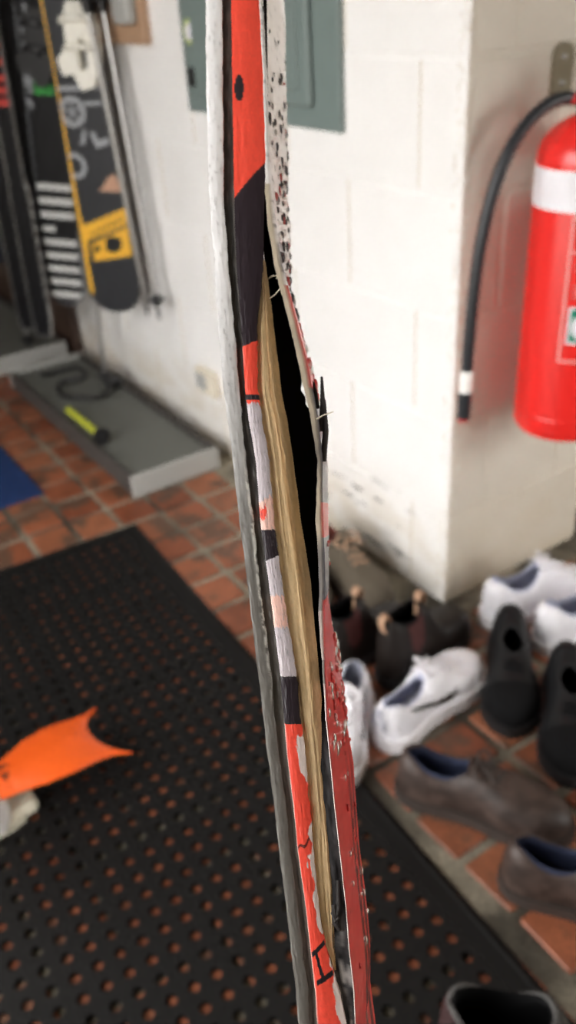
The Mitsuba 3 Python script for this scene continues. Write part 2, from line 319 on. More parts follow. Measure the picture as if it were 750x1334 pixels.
t = thing('rubber_mat', 'large black perforated rubber mat lying on the terracotta tiles', 'mat')
MA = math.radians(-3.6); P0 = np.array([-.366, .695]); ma = np.array([math.cos(MA), math.sin(MA)]); mb = np.array([-ma[1], ma[0]])   # ma: to +x, mb: to +y
PITCHH, BW = .0322, .040
def mat_piece():
    V, Fc = [], []; n = 12; th = np.arange(n)*2*np.pi/n+math.pi/12
    nx, ny = 26, 58; r0, r1, zt = .0086, .0080, .0066
    sq = []
    for a in th:
        c, s = math.cos(a), math.sin(a); m = max(abs(c), abs(s)); sq.append((c/m, s/m))
    # square with corner points: use 12 directions incl. corners
    th = np.array([0, 20, 45, 70, 90, 110, 135, 160, 180, 200, 225, 250, 270, 290, 315, 340])*math.pi/180; n = len(th)
    sq = [(math.cos(a)/max(abs(math.cos(a)), abs(math.sin(a))), math.sin(a)/max(abs(math.cos(a)), abs(math.sin(a)))) for a in th]
    h = PITCHH/2
    cell = np.array([[h*x, h*y, zt] for x, y in sq]+[[r0*math.cos(a), r0*math.sin(a), zt] for a in th]+[[r1*math.cos(a), r1*math.sin(a), zt-.0025] for a in th]+[[r1*math.cos(a), r1*math.sin(a), 0] for a in th])
    fc = []
    for L in range(3):
        for j in range(n):
            k = (j+1) % n; fc += [[L*n+j, L*n+k, (L+1)*n+k], [L*n+j, (L+1)*n+k, (L+1)*n+j]]
    fc = np.array(fc)
    for i in range(nx):
        for j in range(ny):
            o = len(V)*len(cell); V.append(cell+np.array([-(BW+h+i*PITCHH), -(BW+h+j*PITCHH), 0])); Fc.append(fc+o)
    X, Y = nx*PITCHH, ny*PITCHH
    holes = trimesh.Trimesh(np.vstack(V), np.vstack(Fc), process=False)
    def strip(x0, x1, y0, y1):
        return cbox(x0, x1, y0, y1, 0, zt, .0002)
    fr = []
    o, b = .0, BW
    outer = [(0, 0), (-(X+2*b), 0), (-(X+2*b), -(Y+2*b)), (0, -(Y+2*b))]; inner = [(-b, -b), (-(X+b), -b), (-(X+b), -(Y+b)), (-b, -(Y+b))]
    V2 = [[x, y, 0] for x, y in outer]+[[x+(-.012 if x == 0 else .012), y+(-.012 if y == 0 else .012), .008] for x, y in outer]+[[x+(-.016 if x == 0 else .016), y+(-.016 if y == 0 else .016), zt] for x, y in outer]+[[x, y, zt] for x, y in inner]+[[x, y, 0] for x, y in inner]
    f2 = []
    for L in range(4):
        for j in range(4):
            k = (j+1) % 4; f2 += [[4*L+j, 4*L+k, 4*L+4+k], [4*L+j, 4*L+4+k, 4*L+4+j]]
    return holes, trimesh.Trimesh(V2, np.array(f2)[:, ::-1], process=False)
hm, bm = mat_piece()
MW = T([[ma[0], mb[0], 0, P0[0]], [ma[1], mb[1], 0, P0[1]], [0, 0, 1, .0008], [0, 0, 0, 1]])
obj('perforated_sheet', hm, rubber, t, False, to_world=MW)
obj('border', bm, rubber, t, False, to_world=MW)
MZ = .0076

exec_later = True
# ------------------------------------------------------------------ shoes
def interp(tab):
    a = np.array(tab, float)
    from scipy.interpolate import PchipInterpolator
    return PchipInterpolator(a[:, 0], a[:, 1])
def loft(L, wt, ht, z0=0.0, grow=0.0, bend=.0, p=2.6, ns=44, nv=28):
    """closed foot-like solid along +x: half widths wt(u), heights ht(u), an arch-shaped section"""
    w, h = interp(wt), interp(ht); u = .5-.5*np.cos(np.linspace(0, np.pi, ns)); V, fs = [], []
    ph = np.linspace(0, np.pi, nv)
    for i, uu in enumerate(u):
        ww, hh = max(float(w(uu)), .0015)+grow, max(float(h(uu)), .004)+grow
        cy = bend*math.sin(math.pi*uu)
        x = uu*L+grow*(2*uu-1)
        c, s = np.cos(ph), np.sin(ph)
        yy = np.sign(c)*np.abs(c)**(2/p)*ww; zz = np.abs(s)**(2/p)*hh
        for a, b in zip(yy, zz): V.append([x, cy+a, z0+b-grow*.0])
    for i in range(ns-1):
        for j in range(nv):
            k = (j+1) % nv; a, b, c_, d = i*nv+j, i*nv+k, (i+1)*nv+k, (i+1)*nv+j
            fs += [[a, c_, b], [a, d, c_]]
    for i, s in ((0, 1), (ns-1, -1)):
        for j in range(1, nv-1):
            f = [i*nv, i*nv+j, i*nv+j+1]; fs.append(f if s > 0 else f[::-1])
    t_ = trimesh.Trimesh(V, fs, process=False)
    if t_.volume < 0: t_.invert()
    return t_
def outline(L, wt, bend=0.0, grow=0.0, n=60):
    w = interp(wt); u = .5-.5*np.cos(np.linspace(0, np.pi, n))
    a = [(x*L, bend*math.sin(math.pi*x)+max(float(w(x)), .001)) for x in u]; b = [(x*L, bend*math.sin(math.pi*x)-max(float(w(x)), .001)) for x in u]
    return Polygon(a+b[::-1]).buffer(.0015+grow)
def clean(m):
    return tm(m) if not isinstance(m, trimesh.Trimesh) else m
def shoe(name, label, category, loc, rz, o, group=None):
    """o: L, w, h, open (centre u, half length u, half width), sole height, and the parts to add"""
    L, wt, ht, bd, p = o['L'], o['w'], o['h'], o.get('bend', 0.0), o.get('p', 2.6); zs = o['sole']
    t = thing(name, label, category, group); tw = mat4(loc, rz, 0, o.get('ry', 0.0))
    O = mf(loft(L, wt, ht, zs-.004, 0, bd, p)); C1 = mf(loft(L, wt, ht, zs-.0041, -.0035, bd, p)); C2 = mf(loft(L, wt, ht, zs-.002, -.008, bd, p))
    cu, hl, hw = o['open']
    ell = affinity.translate(affinity.scale(Point(0, 0).buffer(1, 24), hl*L, hw), cu*L, bd*math.sin(math.pi*cu))
    ell = Polygon([(x, y) for x, y in ell.exterior.coords])
    pr1 = mf(extrude(ell, .4, zs+.035)); pr2 = mf(extrude(ell.buffer(-.0035), .4, zs+.035))
    inner1 = C1+(pr1); upper = O-(C1+pr1)
    lining = ((C1+pr1)^O)-(C2+pr2)
    cut = o.get('rim')     # lowers the collar: a tilted half space removed
    obj('upper', clean(upper), o['mat'], t, 40, to_world=tw)
    obj('lining', clean(lining), o['lin'], t, 40, to_world=tw)
    sp = outline(L, wt, bd, o.get('welt', .002)); h0 = zs
    s_ = extrude(sp, h0)
    if o.get('heel'):
        hp_ = sp.intersection(sbox(-.1, -.2, o['heel'][0]*L, .2)); s_ = cat([extrude(sp, h0*.55, h0*.45), extrude(hp_, h0*.5, 0), extrude(sp.intersection(sbox(o['heel'][1]*L, -.2, 1, .2)), h0*.5, 0)])
    obj('sole', s_, o['solem'], t, 40, to_world=tw)
    O2 = mf(loft(L, wt, ht, zs-.004, .0012, bd, p)); H_ = interp(ht); Wd = interp(wt)
    def decal(nm, poly, mat, side=None, depth=.2, **lab):
        """poly in the side view (x along, z up) stamped on one side or both"""
        e = extrude(poly, depth); e.apply_transform(trimesh.transformations.rotation_matrix(math.pi/2, [1, 0, 0]))
        if side == 1: e.apply_translation([0, depth, 0])
        if side is None: e.apply_translation([0, depth/2, 0])
        d = (O2 ^ mf(e))-O-pr1
        if not d.is_empty(): obj(nm, clean(d), mat, t, 40, to_world=tw, **lab)
    def top_decal(nm, poly, mat, grow=.0012, z0=.0, **lab):
        d = (mf(loft(L, wt, ht, zs-.004, grow, bd, p)) ^ mf(extrude(poly, .4, z0)))-O-pr1
        if not d.is_empty(): obj(nm, clean(d), mat, t, 40, to_world=tw, **lab)
    def surf(u, yf, lift=0.0):
        w_, h_ = float(Wd(u)), float(H_(u)); y = yf*w_
        return [u*L, bd*math.sin(math.pi*u)+y, zs-.004+h_*(1-abs(yf)**p)**(1/p)+lift]
    for (u, sp_) in o.get('laces', []):
        pts = [surf(u+.012*math.sin(6*v), v, .0015+.002*(1-v*v)) for v in np.linspace(-sp_, sp_, 9)]
        obj('lace', tube(pts, .0024, 8), o['lacem'], t, 40, to_world=tw)
    if o.get('bow'):
        u = o['bow']; b0 = np.array(surf(u, 0, .006)); ps = []
        for s in (-1, 1):
            ps.append(tube(spline([b0, b0+[-.006, s*.016, .009], b0+[.004, s*.030, .002], b0+[.012, s*.022, -.002], b0+[.002, s*.004, .001]], 20), .002, 7))
            ps.append(tube(spline([b0, b0+[.012, s*.010, .004], b0+[.026, s*.022, -.006]], 14), .002, 7))
        obj('lace_bow', cat(ps), o['lacem'], t, 40, to_world=tw)
    if o.get('tongue'):
        u0, u1, hw_, up_ = o['tongue']; V = []; n, m = 10, 9
        for i in range(n):
            f = i/(n-1); u = u0+(u1-u0)*f
            for j in range(m):
                v = (j/(m-1)*2-1); b = surf(min(u, .98), v*hw_/float(Wd(u)), .0012)
                b[2] += up_*(1-f)**2*(1-.3*v*v); b[0] -= .2*up_*(1-f)**2; V.append(b)
        V = np.array(V); fs = []
        for i in range(n-1):
            for j in range(m-1):
                a = i*m+j; fs += [[a, a+1, a+m+1], [a, a+m+1, a+m]]
        Vb = V-[0, 0, .0035]; N = len(V); fs = np.array(fs)
        edge = [(i*m, (i+1)*m) for i in range(n-1)]+[((i+1)*m+m-1, i*m+m-1) for i in range(n-1)]+[(j+1, j) for j in range(m-1)]+[((n-1)*m+j, (n-1)*m+j+1) for j in range(m-1)]
        sd = [[a, b, b+N] for a, b in edge]+[[a, b+N, a+N] for a, b in edge]
        obj('tongue', trimesh.Trimesh(np.vstack([V, Vb]), np.vstack([fs, fs[:, ::-1]+N, sd]), process=False), o.get('tonguem', o['mat']), t, 40, to_world=tw)
    return t, tw, decal, top_decal, surf
WT = [(0, .004), (.02, .016), (.07, .027), (.18, .032), (.35, .031), (.5, .034), (.68, .043), (.8, .042), (.92, .029), (.98, .014), (1, .003)]
SNK = dict(L=.265, w=[(a, b*1.08) for a, b in WT], h=[(0, .03), (.03, .062), (.10, .066), (.2, .055), (.32, .055), (.42, .070), (.48, .070), (.6, .058), (.75, .044), (.9, .036), (.97, .024), (1, .008)],
           open=(.225, .185, .0205), sole=.026, welt=.004, mat=white_mesh, lin=lilac_lining, solem=white_sole, lacem=white_leather, bend=.004,
           laces=[(.46, .42), (.52, .42), (.58, .42), (.64, .4)], bow=.46, tongue=(.40, .68, .019, .016))
def swoosh(s=1.0, x=.085, z=.045):
    P = [(0, .018), (.004, .008), (.014, .001), (.026, .0), (.045, .006), (.105, .030), (.050, .014), (.028, .010), (.014, .011), (.006, .015)]
    return Polygon([(x+s*(.105-a) if False else x+s*a, z+s*b) for a, b in P])
def flipx(poly, cx): return affinity.scale(poly, -1, 1, origin=(cx, 0))
sw = affinity.scale(swoosh(1.0, 0, 0), -1, 1, origin=(0, 0)); sw = affinity.translate(sw, .158, .036).buffer(.0022)

t, tw, dc, td, sf = shoe('white_sneaker', 'white sneaker with a black curved tick on its side, toe pointing at the pier', 'sneaker', (-.356, -.226, 0), 8.8, SNK)
dc('side_tick', sw, black_plastic, side=-1, label='black curved tick')
dc('side_tick', sw, black_plastic, side=1, label='black curved tick')
dc('heel_tab', sbox(-.01, .05, .016, .078), white_leather)
td('toe_cap', sbox(.21, -.06, .28, .06), white_leather)
dc('eyelet_panel', Polygon([(.10, .05), (.19, .05), (.175, .11), (.105, .11)]), white_leather, side=-1)
obj('pull_loop', cat([tube(spline([(-.001, -.008, .05), (-.006, -.008, .075), (-.004, 0, .09), (-.006, .008, .075), (-.001, .008, .05)], 20), .0022, 8)]), grey_lining, t, to_world=tw)
t, tw, dc, td, sf = shoe('white_sneaker', 'white sneaker half hidden behind the broken ski, heel toward the brown boots', 'sneaker', (-.308, -.098, .0015), 219, {**SNK, 'L': .248, 'ry': -2.2, 'lin': grey_lining})
dc('side_tick', sw, black_plastic, side=1); dc('heel_tab', sbox(-.01, .045, .016, .05), white_leather)
TALL = {**SNK, 'L': .28, 'h': [(0, .04), (.03, .078), (.10, .082), (.2, .068), (.32, .068), (.42, .088), (.48, .086), (.6, .070), (.75, .05), (.9, .04), (.97, .026), (1, .008)], 'lin': lilac_lining, 'open': (.24, .19, .026)}
t, tw, dc, td, sf = shoe('white_trainer', 'chunky white trainer standing right against the foot of the block pier', 'sneaker', (.012, -.098, 0), -16, TALL)
dc('heel_tab', sbox(-.01, .05, .03, .1), white_leather)
t, tw, dc, td, sf = shoe('white_trainer', 'chunky white trainer behind the black slip-ons, cut by the right edge of the photo', 'sneaker', (.035, -.212, 0), -16, TALL)
dc('heel_tab', sbox(-.01, .05, .03, .1), white_leather)
BLK = dict(L=.255, w=[(a, b*1.12) for a, b in WT], h=[(0, .040), (.03, .074), (.10, .080), (.2, .071), (.32, .065), (.42, .068), (.55, .058), (.7, .050), (.85, .044), (.95, .032), (1, .010)],
           open=(.385, .145, .0215), sole=.024, welt=.003, mat=black_leather, lin=M('black_fleece', (.010, .010, .0105), .9), solem=black_sole, lacem=black_cloth, bend=.003, laces=[(.60, .35), (.65, .35)])
t, tw, dc, td, sf = shoe('black_shoe', 'black shoe just right of the toe of the white sneaker with the tick', 'shoe', (.013, -.160, 0), 225, BLK)
td('toe_cap', sbox(.19, -.06, .28, .06), black_cloth); dc('heel_counter', sbox(-.01, .05, .0, .055), black_cloth)
t, tw, dc, td, sf = shoe('black_shoe', 'black shoe between the other black shoe and the right edge of the photo', 'shoe', (.013, -.293, 0), 224, BLK)
td('toe_cap', sbox(.19, -.06, .28, .06), black_cloth); dc('heel_counter', sbox(-.01, .05, .0, .055), black_cloth)
BRN = dict(L=.268, w=[(a, b*1.06) for a, b in WT], h=[(0, .038), (.03, .070), (.10, .075), (.2, .066), (.32, .064), (.42, .072), (.5, .071), (.62, .062), (.75, .050), (.9, .040), (.97, .028), (1, .010)],
           open=(.245, .205, .0235), sole=.020, welt=.004, mat=brown_leather, lin=navy_lining, solem=brown_sole, lacem=brown_sole, bend=.003, laces=[(.47, .4), (.53, .4), (.59, .38)], bow=.47, tongue=(.42, .66, .018, .012))
for lab, loc, rz in (('brown leather lace-up shoe just in front of the white sneaker with the tick', (-.386, -.305, 0), -58), ('brown leather lace-up shoe nearest the camera, cut by the right edge of the photo', (-.378, -.520, 0), -56)):
    t, tw, dc, td, sf = shoe('brown_shoe', lab, 'shoe', loc, rz, BRN)
    dc('heel_counter', Polygon([(-.01, .0), (.07, .0), (.05, .06), (-.01, .07)]), brown_leather)
    td('toe_cap', sbox(.17, -.06, .28, .06), brown_leather, .0016)
    obj('collar', cat([tube([sf(.245+.205*math.cos(a), .0235*math.sin(a)/.0315*1.02, .0) for a in np.linspace(0, 2*math.pi, 40)], .0032, 8)]), brown_leather, t, to_world=tw)
def boot(h): return dict(L=.235, w=[(0, .004), (.02, .018), (.07, .029), (.2, .034), (.35, .033), (.5, .033), (.68, .042), (.8, .041), (.92, .029), (.98, .014), (1, .003)],
    h=[(0, .06), (.02, h*.9), (.06, h), (.38, h), (.44, h*.92), (.52, h*.6), (.6, .058), (.75, .050), (.9, .042), (.97, .03), (1, .010)], open=(.22, .17, .0255), sole=.024, welt=.003, p=3.0, lacem=tan_tab)
def chelsea(lab, loc, rz, h, mat=dark_brown, tab=tan_tab, el=maroon_elastic, base=None):
    o = {**(base or boot(h)), 'mat': mat, 'lin': black_cloth, 'solem': black_sole, 'heel': (.3, .42)}
    t, tw, dc, td, sf = shoe('chelsea_boot', lab, 'boot', loc, rz, o)
    poly = Polygon([(.036, h+.05), (.082, h+.05), (.076, h*.62), (.06, h*.5), (.044, h*.62)])
    if base: dc('heel_strip', sbox(-.01, .05, .022, h+.02), el)
    dc('elastic_panel', poly, el, side=-1, label='maroon elastic side panel'); dc('elastic_panel', poly, el, side=1)
    if base: obj('collar', tube([sf(.225+.19*math.cos(a), .0345*math.sin(a)/.0425*1.02, .001) for a in np.linspace(0, 2*math.pi, 48)], .0030, 8), M('collar_grey', (.07, .068, .066), .5), t, to_world=tw)
    for x, nm in ((.005, 'pull_tab'), (.099, 'pull_tab')):
        if base: continue
        s = -1 if x < .05 else 1
        pts = [(x, 0, h*.82), (x+s*.006, 0, h+.012), (x+s*.004, 0, h+.032), (x-s*.003, 0, h+.034), (x-s*.008, 0, h+.014), (x-s*.009, 0, h*.9)]
        pp = spline(pts, 22); V = np.vstack([pp+[0, -.007, 0], pp+[0, .007, 0]]); n = len(pp); V2 = np.vstack([V, V+[s*.0015, 0, .0]])
        fs = []
        for i in range(n-1): fs += [[i, i+1, n+i+1], [i, n+i+1, n+i]]
        fs = np.array(fs); obj(nm, trimesh.Trimesh(np.vstack([V, V+[s*.0018, 0, .0006]]), np.vstack([fs, fs[:, ::-1]+2*n]), process=False), tab, t, 50, to_world=tw)
    return t
chelsea('dark brown ankle boot with maroon elastic, directly behind the half hidden white sneaker', (-.338, -.031, 0), 7, .128)
chelsea('dark brown ankle boot with a tan tab, its toe at the foot of the pier', (-.258, -.113, 0), 8, .128)
BB = boot(.186); BB.update(L=.28, w=[(a, b*1.28) for a, b in BB['w']], open=(.225, .185, .0345))
chelsea('black ankle boot with a wide open top at the bottom edge of the photo', (-.652, -.676, MZ), -45, .186, M('worn_black_leather', (.022, .022, .023), .4), maroon_elastic, M('maroon_dark', (.022, .005, .005), .85), BB)
HK = dict(L=.25, w=WT, h=[(0, .05), (.03, .088), (.1, .095), (.3, .09), (.42, .095), (.5, .085), (.62, .066), (.75, .054), (.9, .046), (.97, .032), (1, .010)], open=(.23, .19, .024), sole=.026, welt=.004,
          mat=khaki, lin=red_cloth, solem=brown_sole, lacem=tan_tab, laces=[(.48, .4), (.54, .4), (.6, .4), (.66, .4)], bow=.47, tongue=(.42, .7, .018, .018), tonguem=khaki)
for lab, loc, rz in (('khaki hiking boot half hidden behind the broken ski, beside its pair', (-.228, .365, 0), -88), ('khaki hiking boot by the wall, its toe right behind the dark brown ankle boots', (-.118, .290, 0), -90)):
    t, tw, dc, td, sf = shoe('hiking_boot', lab, 'boot', loc, rz, HK)
    td('toe_cap', sbox(.19, -.06, .28, .06), khaki, .0018); dc('heel_counter', sbox(-.01, .05, 0, .07), khaki)

# ------------------------------------------------------------------ ski boot with its orange tongue folded forward
t = thing('ski_boot', 'white ski boot with a bright orange tongue folded out over the black mat', 'ski boot')
tw = mat4((-1.225, .012, MZ), 2)
BO = loft(.31, [(0, .01), (.04, .036), (.2, .044), (.5, .042), (.75, .05), (.92, .045), (.98, .03), (1, .015)], [(0, .10), (.05, .15), (.35, .15), (.5, .12), (.75, .09), (.92, .075), (.98, .06), (1, .03)], .012, p=3.2)
obj('shell', BO, boot_white, t, 40, to_world=tw)
obj('cuff', tm(mf(loft(.17, [(0, .02), (.05, .045), (.5, .058), (.95, .05), (1, .03)], [(0, .26), (.1, .28), (.9, .26), (1, .22)], .10, p=5))-mf(extrude(affinity.translate(affinity.scale(Point(0, 0).buffer(1), .06, .042), .085, 0), .5, .16))), boot_white, t, 40, to_world=tw)
obj('sole', cat([extrude(outline(.325, [(0, .028), (.1, .034), (.5, .033), (.9, .036), (1, .03)]), .018)]), boot_cream, t, 40, to_world=tw, label='cream sole with a lug')
obj('toe_lug', cbox(.29, .352, -.030, .030, .0, .026, .008), boot_cream, t, 30, to_world=tw)
def orange_tongue():
    n, m = 44, 22; V = []
    for i in range(n):
        f = i/(n-1); x = .300+.205*f
        hw = np.interp(f, [0, .12, .35, .55, .75, .88, 1], [.032, .038, .054, .059, .056, .057, .066])
        zc = .092+.012*math.sin(math.pi*f)-.012*f
        for j in range(m):
            v = j/(m-1)*2-1
            xe = x-(f**6)*.040*(1-abs(v)**2.2)
            arch = .020*(1-v*v)*(1-.35*f)
            V.append([xe, v*hw*1.0, zc-.020+arch+.0006*math.sin(40*f*3.1416)*(f < .45)*(f > .15)])
    V = np.array(V); N = len(V); Vb = V-[0, 0, .004]; fs = []
    for i in range(n-1):
        for j in range(m-1):
            a = i*m+j; fs += [[a, a+m, a+m+1], [a, a+m+1, a+1]]
    fs = np.array(fs); E = [(i*m, (i+1)*m) for i in range(n-1)]+[((i+1)*m+m-1, i*m+m-1) for i in range(n-1)]+[(j+1, j) for j in range(m-1)]+[((n-1)*m+j, (n-1)*m+j+1) for j in range(m-1)]
    sd = [[a, b+N, b] for a, b in E]+[[a, a+N, b+N] for a, b in E]
    return trimesh.Trimesh(np.vstack([V, Vb]), np.vstack([fs, fs[:, ::-1]+N, sd]), process=False)
og = obj('tongue', orange_tongue(), orange_m, t, 50, to_world=tw, label='bright orange shell tongue with a notched flared end')
mk = []
for yy, s in ((-.018, 1), (.002, 1)):
    for bx in ((0, .016, 0, .0035), (0, .004, 0, .012), (.006, .010, 0, .010), (.012, .016, 0, .013)):
        b = box(.316+bx[0], .316+bx[1], yy+bx[2], yy+bx[3], .088, .0925); mk.append(b)
for b in mk:
    c = b.vertices[:, 1]; b.vertices[:, 2] = np.where(b.vertices[:, 2] > .09, .0, -.002)+.0935+.012*math.sin(math.pi*.09)-.012*.09-.020+.020*(1-(c/.033)**2)*.97
obj('emblem', cat(mk), black_plastic, og, False, to_world=tw, label='small dark emblem')

# ------------------------------------------------------------------ rack, snowboards, skis, poles on the left wall
t = thing('wall_rack', 'brown wooden rack board with white hangers on the white block wall', 'ski rack')
obj('board', cbox(-.022, 0, 1.016, 3.0, 1.003, 1.16, .003), wood_rack, t, False)
obj('hanger', cbox(-.05, -.022, 1.03, 1.11, 1.045, 1.16, .006), tray_white, t, False, label='white bracket at the end')
for y in (1.125, 1.40, 1.70, 2.32):
    obj('peg', tube([(-.02, y, 1.10), (-.18, y, 1.113)], .010, 12), black_plastic, t)
def board_shape(w, L, waist=.9):
    y = L*(.5-.5*np.cos(np.linspace(0, np.pi, 110))); hw = []
    for a in y:
        e = min(a, L-a); b = w/2*(1 if e > w*.5 else math.sqrt(max(0, 1-((w*.5-e)/(w*.5))**2))**.9)
        hw.append(b*(1-(1-waist)*math.exp(-((a-L/2)/(L*.25))**2)))
    return Polygon([(b, a) for a, b in zip(y, hw)]+[(-b, a) for a, b in zip(y[::-1], hw[::-1])]).buffer(.001)
def snowboard(lab, yc, x, zb, w, L, top, rim, tilt=0.0, lean=0.0, turn=0.0):
    """board in its own frame: width along local x, length along local y, top face +z; hung upright against the wall, top face to the room"""
    t = thing('snowboard', lab, 'snowboard')
    c_, s_ = math.cos(math.radians(turn)), math.sin(math.radians(turn))
    tw = T([[s_, 0, -c_, x], [-c_, 0, -s_, yc], [0, 1, 0, zb], [0, 0, 0, 1]]) @ T().rotate([0, 0, 1], tilt).rotate([1, 0, 0], lean)
    s = board_shape(w, L)
    obj('deck', cat([extrude(s.buffer(-.002), .004, .006), extrude(s, .006)]), top, t, False, to_world=tw)
    obj('edge', extrude(s.buffer(.0015).difference(s.buffer(-.006)), .0075, -.001), rim, t, False, to_world=tw)
    def pr(nm, poly, mat, h=.0008, **k):
        poly = poly.intersection(s.buffer(-.005))
        g = [q for q in getattr(poly, 'geoms', [poly]) if q.area > 1e-7]
        if g: return obj(nm, cat([extrude(q, h, .0098) for q in g]), mat, t, False, to_world=tw, **k)
    def add(nm, mesh, mat, parent=None, **k): return obj(nm, mesh, mat, parent or t, 35, to_world=tw, **k)
    return t, pr, add
def ringp(x, y, r, w): return affinity.translate(Point(0, 0).buffer(r, 24).difference(Point(0, 0).buffer(r-w, 24)), x, y)
def binding(add, y, s=1.0, mat=binding_white, cx=.0):
    add0 = add
    def add(nm, mesh, mt, parent=None, **k):
        mesh.apply_translation([cx, 0, 0]); return add0(nm, mesh, mt, parent, **k)
    oval = sbox(-.04*s, y-.12*s, .04*s, y+.10*s).buffer(.028*s).union(sbox(-.075*s, y+.03*s, .05*s, y+.125*s).buffer(.015))
    slot = sbox(-.012*s, y-.085*s, .022*s, y+.0*s).buffer(.012*s)
    b = add('binding', cat([extrude(oval.difference(slot), .045*s, .010)]), mat, label='white strap binding')
    add('baseplate', cbox(-.05*s, .05*s, y-.10*s, y+.06*s, .010, .022, .003), print_mid, b)
    for dy in (-.07, .06):
        add('strap', tube(spline([(-.075*s, y+dy*s, .03), (-.05*s, y+dy*s, .07*s), (0, y+dy*s-.005, .085*s), (.05*s, y+dy*s, .07*s), (.075*s, y+dy*s, .03)], 20), .012*s, 8), mat, b)
    return b
Z0 = .342
t, pr, add = snowboard('dark grey snowboard with yellow edge, yellow print and white binding', 1.235, -.1, Z0, .150, 1.25, board_dark, board_dark, turn=43)
def zr(x0, x1, z0, z1): return sbox(x0, z0-Z0, x1, z1-Z0)
def zp(*P): return Polygon([(a, b-Z0) for a, b in P])
pr('yellow_side', sbox(-.2, .05, -.0595, 1.3), yellow_m, label='yellow stripe along one side')
pr('yellow_side', zp((-.1, .45), (-.062, .46), (-.05, .55), (-.058, .60), (-.1, .62)), yellow_m)
pr('yellow_band', zp((-.060, .578), (.08, .628), (.08, .586), (-.056, .538)), yellow_m, label='yellow band')
pr('yellow_block', zp((-.044, .530), (.078, .580), (.078, .500), (-.041, .484)), yellow_m, label='yellow square')
pr('black_figure', zp((-.002, .515), (.02, .505), (.045, .52), (.046, .545), (.02, .552), (.002, .543)), board_black, .0014, label='black blot on the yellow square')
pr('black_figure', zp((-.038, .508), (-.018, .512), (-.022, .53), (-.03, .528), (-.036, .52)), board_black, .0014)
pr('dark_stroke', zp((-.04, .558), (.06, .598), (.06, .594), (-.04, .554)), board_black, .0012)
pr('brown_figure', zp((.005, .668), (.066, .664), (.064, .69), (.054, .71), (.035, .700), (.018, .678)), board_brown, label='brown blot')
pr('white_ring', ringp(-.032, .859-Z0, .036, .013), board_grey, label='pale ring')
for k in range(5): pr('white_spoke', affinity.rotate(sbox(-.0345, .859-Z0, -.0295, .892-Z0), 72*k, origin=(-.032, .859-Z0)), board_grey)
pr('white_ring', ringp(-.050, .731-Z0, .032, .012), board_grey)
pr('white_mark', zr(.003, .050, .872, .881), board_grey); pr('white_mark', zp((-.026, .782), (-.012, .783), (-.003, .815), (-.012, .817)), board_grey)
pr('white_mark', zp((.006, .81), (.018, .812), (.026, .79), (.053, .797), (.053, .781), (.018, .772)), board_grey)
pr('white_bar', zr(-.06, .066, .907, .918), board_grey)
def binding(add, P, H, mat, h=.030):
    sh = Polygon(P).buffer(.006).buffer(.004); b = add('binding', extrude(sh.difference(H), h, .010), mat, label='white strap binding' if mat == binding_white else 'black strap binding')
    y0, y1 = min(p[1] for p in P), max(p[1] for p in P); xm = np.mean([p[0] for p in P])
    add('baseplate', extrude(sh.buffer(-.003), .004, .010), print_mid, b)
    for y in (y0+.08, y1-.03): add('strap', tube(spline([(xm-.038, y, .03), (xm-.02, y+.006, .050), (xm+.01, y+.006, .054), (xm+.04, y, .03)], 16), .008, 8), mat, b)
    return b
BP = [(.024, .918), (.044, .925), (.058, .96), (.072, 1.04), (.066, 1.062), (.05, 1.068), (.052, 1.085), (.018, 1.088), (.008, 1.055), (.004, 1.0), (-.024, .975), (-.018, .952), (.005, .958)]
bp = [(a, b-Z0) for a, b in BP]
binding(add, bp, zp((.026, .955), (.040, .96), (.046, 1.0), (.036, 1.02), (.026, 1.0)).buffer(.003), binding_white)
t, pr, add = snowboard('black snowboard with white bars across its tail and a green emblem', 1.58, -.12, .285, .122, 1.25, board_black, board_grey, tilt=-5, turn=43)
for k in range(9):
    y0 = .022+k*.040
    if k != 5: pr('white_bar', sbox(-.053, y0, .053, y0+.019), board_white)
    else: pr('white_bar', sbox(-.053, y0, -.012, y0+.017), board_white)
pr('green_emblem', Polygon([(-.026, .595), (.031, .595), (.031, .652), (.020, .66), (.012, .678), (-.004, .678), (-.014, .66), (-.026, .652)]), green_print, label='green emblem')
pr('green_emblem', affinity.translate(Point(0, 0).buffer(.012), .005, .710), green_print)
for i in range(16):
    a = rng.uniform(-.058, -.03); b = rng.uniform(.55, .80); pr('grey_fleck', affinity.rotate(sbox(a, b, a+.010, b+.026), rng.uniform(0, 90), origin=(a, b)), board_grey)
binding(add, [(a-.02, b+.05) for a, b in bp], Point(0.02, .70).buffer(.01), black_plastic)
t, pr, add = snowboard('plain black snowboard hanging third on the rack, left of the white barred one', 1.80, -.12, .30, .16, 1.25, board_black, board_dark, tilt=-3, turn=43)
t, pr, add = snowboard('dark snowboard hanging fourth on the rack, at the left edge of the photo', 2.15, -.12, .30, .2, 1.25, board_dark, board_black, turn=43)
